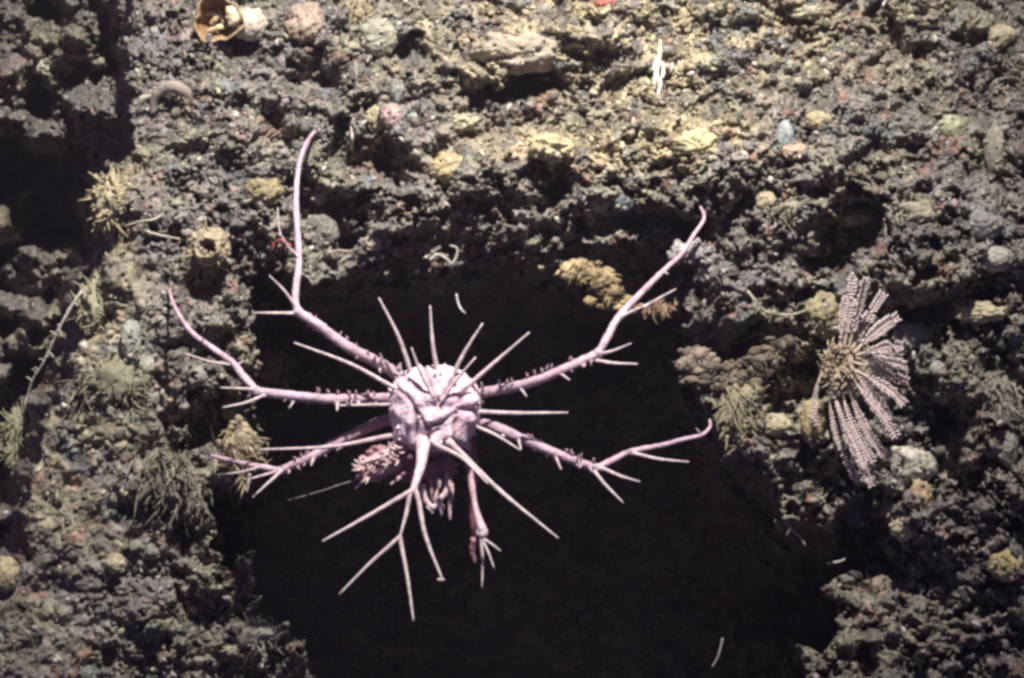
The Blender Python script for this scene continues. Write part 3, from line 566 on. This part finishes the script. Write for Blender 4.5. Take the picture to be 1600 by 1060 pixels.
# brown shell arch on the upper left
mb = MB(); y = surf(272, 150) - .01
mb.tube([at(238, 178, y), at(243, 150, y - .012), at(262, 136, y - .02), (at(284, 140, y - .02)), at(298, 156, y - .01), at(300, 178, y)], (.005, .008, .010, .010, .008, .004), (.27, .23, .2), (.24, .2, .17), sides=10, rough=.25)
mb.tube([at(215, 175, y), at(222, 155, y - .01), at(238, 150, y - .01)], (.004, .006, .004), (.3, .28, .22), sides=8, rough=.2)
tag(mb.build('shell_rim', M_spg, origin=at(270, 160, y)), 'curved grey brown rim of an old shell on the upper left', 'shell')
# cup shaped shell with a cream dome: thing > cup, dome
y = surf(350, 40) - .05; cup = link(bpy.data.objects.new('cup_sponge', None)); cup.location = at(350, 40, y); tag(cup, 'orange brown cup sponge with a cream dome at the top left', 'sponge')
def under(par, mb, nm, lab=None):
    o = mb.build(nm, M_spg); o.parent = par; o.location = -par.location
    if lab: o['label'] = lab
mb = MB(); n = 48; Vs = []; Fs = []; prof = [(0.02, .022), (.5, .016), (.85, 0), (1.0, -.022), (1.06, -.03), (1.0, -.033), (.9, -.024), (.72, -.004), (.4, .006), (0.02, .008)]
for i, (r, q) in enumerate(prof):
    for j in range(n):
        a = 2 * math.pi * j / n; g = 1 + .10 * math.sin(3 * a + 1) + .05 * math.sin(7 * a) + .03 * math.sin(13 * a + i)
        Vs.append(at(340 + 37 * r * g * math.cos(a), 30 + 36 * r * g * math.sin(a), y + q + .01 * math.sin(a)))
for i in range(len(prof) - 1):
    for j in range(n):
        k = (j + 1) % n; Fs.append((i * n + j, i * n + k, (i + 1) * n + k, (i + 1) * n + j))
kc = np.repeat(np.array([(.20, .155, .10)] * 3 + [(.32, .25, .16)] * 3 + [(.26, .15, .07)] * 4), n, 0); mb.add(Vs, Fs, kc * rng.uniform(.8, 1.2, (len(kc), 1)))
for x0, y0, x1, y1 in ((318, 20, 352, 30), (325, 50, 356, 42), (338, 8, 350, 45), (352, 30, 372, 48), (330, 38, 345, 20)):
    mb.tube([at(x0, y0, y), at((x0 + x1) / 2 + 3, (y0 + y1) / 2 - 3, y - .008), at(x1, y1, y - .004)], (.0045, .005, .003), (.48, .36, .2), (.5, .4, .25), rough=.4)
under(cup, mb, 'cup', 'orange brown ragged cup')
mb = MB(); mb.ball(at(388, 38, y + .004), (.032, .026, .027), (.40, .35, .28), .5, 1.7, 4, 5); under(cup, mb, 'dome', 'smooth cream dome')
mb = MB(); mb.ball(at(364, 24, y - .03), (.012, .010, .018), (.55, .47, .32), .7, 3, 3, 6); under(cup, mb, 'collar')
# white branching coral and white stick
mb = MB(); y = surf(1025, 120) - .02
mb.tube([at(1032, 62, y + .005), at(1031, 84, y), at(1027, 108, y - .006), at(1022, 132, y - .01), at(1016, 164, y - .012)], (.0015, .0035, .0045, .0045, .0022), (.62, .54, .38), (.66, .60, .56), sides=8, rough=.35)
mb.tube([at(1026, 118, y - .006), at(1032, 130, y - .012), at(1028, 148, y - .014)], (.003, .004, .003), (.62, .56, .5), sides=8, rough=.3)
mb.tube([at(1029, 96, y), at(1037, 104, y - .006), at(1035, 122, y - .008)], (.002, .004, .003), (.74, .66, .55), sides=8, rough=.3)
mb.tube([at(1030, 88, y), at(1024, 98, y - .006), at(1020, 110, y - .008)], (.002, .003, .002), (.72, .64, .5), sides=8, rough=.3)
tag(mb.build('branching_coral', M_spg, origin=at(1025, 62, y)), 'white branching coral hanging on the upper rock', 'coral')
def strand(name, pts, r, col, label, cat, lift=.006, sides=6, side_n=0, dep=None, col2=None):
    mb = MB(); Y_ = [surf(x, y) for x, y in pts] if dep is None else dep
    ys = [min(q, np.median(Y_) + .05) - lift for q in Y_]
    P = [at(x, y, q) for (x, y), q in zip(pts, ys)]; Q = mb.tube(P, np.linspace(r, r * .6, len(P)) / 1000, col, col2, sides=sides, rough=.3)
    for k in range(side_n):
        i = random.randrange(1, len(Q) - 1); a = random.uniform(0, 6.28); l = random.uniform(.005, .014)
        dr = np.array((math.cos(a), random.uniform(-.5, 0), math.sin(a))); mb.tube([Q[i], Q[i] + dr * l * .6, Q[i] + dr * l + np.array((0, 0, -.003))], (.0012, .0009, .0005), col, sides=5, sub=2)
    return tag(mb.build(name, M_spg, origin=P[0]), label, cat)
strand('white_tube_worm', [(1393, -4), (1384, 3), (1377, 10)], 3.5, (.8, .74, .68), 'short white worm tube at the top edge', 'worm tube')
strand('pale_stalk', [(549, 233), (550, 215), (549, 198), (553, 184)], 3.2, (.36, .32, .28), 'pale upright stalk beside the upper leg tip', 'stalk', .012)
strand('white_worm', [(672, 407), (684, 398), (698, 405), (705, 412), (713, 402), (714, 388), (703, 384)], 2.6, (.34, .32, .27), 'curled pale worm at the top rim of the hollow', 'worm', .02, 8, 0, [.0] * 7)
strand('hanging_fibre', [(713, 460), (716, 474), (721, 484), (727, 490)], 2.0, (.48, .45, .44), 'short pale fibre drifting above the crab', 'fibre', 0, 6, 0, [-.10, -.10, -.11, -.11])
strand('hydroid', [(128, 455), (112, 478), (95, 508), (82, 536), (66, 570), (52, 592), (44, 615), (34, 650)], 2.4, (.48, .45, .38), 'long thin pale stem slanting across the dark left gap', 'hydroid', .01, 6, 16, [-.02, -.02, -.02, -.01, .0, .01, .02, .03])
strand('beaded_thread', [(515, 395), (530, 392), (545, 393), (560, 389), (574, 384)], 2.6, (.34, .28, .23), 'thin beaded thread left of the beige round sponge', 'thread', .012)
strand('thin_thread', [(230, 362), (255, 369), (282, 374), (305, 380)], 1.8, (.50, .46, .36), 'thin pale thread running to the yellow sponge with an opening', 'thread', .015)
strand('thin_thread', [(195, 354), (220, 346), (240, 343), (256, 334)], 1.8, (.48, .44, .34), 'thin pale thread above and left of the yellow opening', 'thread', .015)
strand('antenna_thread', [(556, 750), (530, 758), (500, 768), (450, 782)], 0.9, (.30, .26, .26), 'very fine thread trailing left from under the crab', 'thread', 0, 5, 0, [-.19, -.18, -.17, -.15])
strand('pale_thread', [(1168, 455), (1180, 470), (1194, 485), (1212, 491), (1236, 492), (1258, 486)], 2.6, (.38, .35, .26), 'pale branching thread left of the olive yellow sponge', 'thread', .03, 6, 8)
strand('small_worm', [(1292, 880), (1304, 879), (1316, 876), (1320, 873)], 2.2, (.34, .32, .28), 'tiny pale worm in the shade at the lower right', 'worm', 0, 6, 0, [.0] * 4)
strand('small_twig', [(1129, 998), (1126, 1012), (1121, 1028), (1113, 1042)], 1.8, (.30, .27, .27), 'faint twig low in the dark at the lower right', 'twig', 0, 6, 0, [-.02] * 4)
strand('grey_stalk', [(1228, 815), (1238, 828), (1249, 838), (1258, 852)], 3, (.30, .27, .26), 'faint grey stalk on the right wall of the hollow', 'stalk', 0, 6, 4, [.0] * 4)
strand('red_thread', [(425, 385), (438, 375), (446, 380), (458, 386)], 3.2, (.30, .09, .08), 'small red tangle beside the straight upper leg', 'thread', 0, 6, 12, [-.10, -.12, -.13, -.14])
# tufts of thin branching growth
def tuft(name, px, py, w_, h_, n_, col, label, droop=0.0, dep=None, r=1.6, core=True):
    r *= .8; n_ = int(n_ * 1.4)
    mb = MB(); rr = random.Random(int(px * 7 + py)); y0 = (surf(px, py) if dep is None else dep) - .008
    if core: mb.ball(at(px, py, y0 + .012), (w_ * .0004, w_ * .0003, h_ * .0004), np.asarray(col) * .8, .8, 2.5, 3, int(px))
    for k in range(n_):
        sx = px + rr.gauss(0, .22) * w_; sy = py + rr.gauss(0, .2) * h_; p = at(sx, sy, y0 + rr.uniform(-.004, .012)); l = rr.uniform(.12, .36) * (w_ + h_) / 2000
        d_ = np.array((rr.gauss(0, .6), -abs(rr.gauss(.5, .4)), rr.gauss(.35 if not droop else -.9 * droop, .5))); d_ /= np.linalg.norm(d_)
        w1 = np.array([rr.gauss(0, .35) for _ in range(3)]); w2 = w1 + np.array([rr.gauss(0, .3), 0, rr.gauss(0, .3) - .5 * droop])
        c = np.asarray(col) * rr.uniform(.55, 1.35); q = p + (d_ + .3 * w1) * l * .5; e = p + (d_ + .6 * w2) * l
        mb.tube([p, q, e], (r / 900, r / 1100, r / 2400), c * .85, c, sides=5, sub=3, rough=.4)
        for _ in range(2):
            u = rr.uniform(.3, 1); g = p + (q - p) * u; mb.tube([g, g + np.array([rr.gauss(0, .5) for _ in range(3)]) * l * .5], (r / 1200, r / 2600), c, sides=4, sub=1)
        if core and rr.random() < .35: mb.ball(p, (rr.uniform(.003, .007), .004, rr.uniform(.003, .006)), c * .8, .8, 1.6, 1, k)
    return tag(mb.build(name, M_spg, origin=at(px, py, y0)), label, 'hydroid')
def crust(name, path, wid, dep, col, label, n_, cat='crust'):
    mb = MB(); rr = random.Random(n_); P = np.array(path, float)
    for k in range(n_):
        t = rr.random() * (len(P) - 1); i = int(t); c0 = P[i] + (P[min(i + 1, len(P) - 1)] - P[i]) * (t - i); g = math.sin(math.pi * (t + .5) / len(P))
        x = c0[0] + rr.gauss(0, wid) * (.5 + .5 * g); y_ = c0[1] + rr.gauss(0, wid * .7) * (.5 + .5 * g); q = rr.uniform(.003, .0085); d0 = dep + rr.uniform(-.012, .03) + (x - P[0][0]) * 0
        c = np.asarray(col) * rr.uniform(.6, 1.3) * (1.25 if t < 1 else .85)
        mb.ball(at(x, y_, d0), (q * rr.uniform(.8, 1.8), q, q * rr.uniform(.7, 1.3)), c, .9, 1.8, 2, k)
        if rr.random() < .5:
            p = at(x, y_, d0 - q * .7); e = p + np.array((rr.gauss(0, .008), -.006, rr.gauss(-.002, .008))); mb.tube([p, (p + e) / 2 + np.array((.002, -.002, .001)), e], (.0014, .0012, .0005), c, sides=4, sub=2)
    return tag(mb.build(name, M_spg, origin=at(path[0][0], path[0][1], dep)), label, cat)
crust('yellow_crust', [(885, 424), (912, 420), (935, 436), (950, 455), (965, 478)], 10, .0, (.27, .21, .115), 'tan yellow crusted spur reaching out of the dark behind the upper right leg', 330)
crust('dim_crust', [(1085, 560), (1110, 590), (1150, 600), (1180, 570), (1225, 545)], 15, -.01, (.15, .122, .092), 'dim brown crusted ridge between the hollow and the feather star', 420)
crust('pale_crust', [(1060, 395), (1085, 392), (1105, 405), (1112, 430)], 9, -.02, (.26, .24, .22), 'dim grey crusted knob right of the upper right leg', 150)
tuft('orange_tuft', 1025, 480, 80, 16, 90, (.33, .23, .15), 'orange tan tuft hooked on the upper right leg spines', .4, -.12, 1.6, False)
tuft('drooping_hydroid', 262, 742, 90, 90, 130, (.20, .185, .135), 'pale green drooping strands on the lower left rock', 1.0, None, 2.4, False)
tuft('drooping_hydroid', 298, 780, 50, 80, 60, (.25, .22, .17), 'thicker tan strands beside the pale green drooping ones', 1.0, None, 2.6, False)
tuft('brown_tuft', 375, 700, 70, 90, 110, (.40, .33, .22), 'tan feathery tuft behind the lower left leg', .4, -.07, 1.8)
tuft('brown_tuft', 420, 570, 60, 50, 50, (.30, .26, .16), 'small mossy tuft between the two upper left legs', .4, None, 1.8)
tuft('brown_tuft', 1155, 640, 70, 110, 90, (.30, .26, .17), 'dim brown tuft left of the feather star', .4, -.02, 1.8)
tuft('brown_tuft', 1225, 520, 80, 60, 110, (.36, .31, .17), 'mossy tan tuft left of the feather star sponge', .4, None, 2.0)
tuft('brown_tuft', 180, 600, 110, 80, 150, (.24, .225, .155), 'mossy grey green tuft on the left ridge', .3, None, 1.8)
tuft('brown_tuft', 250, 250, 60, 60, 60, (.27, .25, .2), 'short grey tuft left of the upper leg tip', .3, None, 1.6)
tuft('brown_tuft', 1250, 330, 90, 40, 70, (.30, .28, .2), 'low grey tuft left of the dark pit', .3, None, 1.7)
tuft('brown_tuft', 1440, 330, 90, 50, 80, (.32, .29, .22), 'spindly pale tuft right of the dark pit', .3, None, 1.7)
tuft('brown_tuft', 1560, 640, 60, 120, 90, (.30, .27, .22), 'dim spindly tuft near the right edge', .4, None, 1.8)
tuft('brown_tuft', 395, 990, 90, 60, 70, (.26, .25, .21), 'dim wiry tuft near the bottom left of the hollow', .3, None, 2.2)
tuft('brown_tuft', 560, 20, 60, 50, 60, (.34, .28, .18), 'upright tan tuft above the grey green knobbly sponge', .1, None, 1.8)
tuft('brown_tuft', 1375, 930, 80, 70, 60, (.28, .22, .17), 'dim brown twiggy tuft on the lower right slope', .3, None, 2.0)
# ------------------------------------------------------------------ murky water
mb = MB(); hx, hy0, hy1, hz = 9, -4.2, 6.5, 8
mb.add([(x, y, z) for x in (-hx, hx) for y in (hy0, hy1) for z in (-hz, hz)], [(0, 1, 3, 2), (4, 6, 7, 5), (0, 4, 5, 1), (2, 3, 7, 6), (0, 2, 6, 4), (1, 5, 7, 3)], (1, 1, 1))
hm = bpy.data.materials.new('murky_water'); hm.use_nodes = True; N = hm.node_tree.nodes; N.clear()
vo = N.new('ShaderNodeVolumePrincipled'); vo.inputs['Color'].default_value = (0.86, 0.76, 0.90, 1); vo.inputs['Density'].default_value = 0.015; vo.inputs['Anisotropy'].default_value = 0.2
out = N.new('ShaderNodeOutputMaterial'); hm.node_tree.links.new(vo.outputs[0], out.inputs['Volume'])
hz_o = mb.build('haze', hm); tag(hz_o, 'thin murky water between the viewer and the rock', 'haze', kind='stuff')
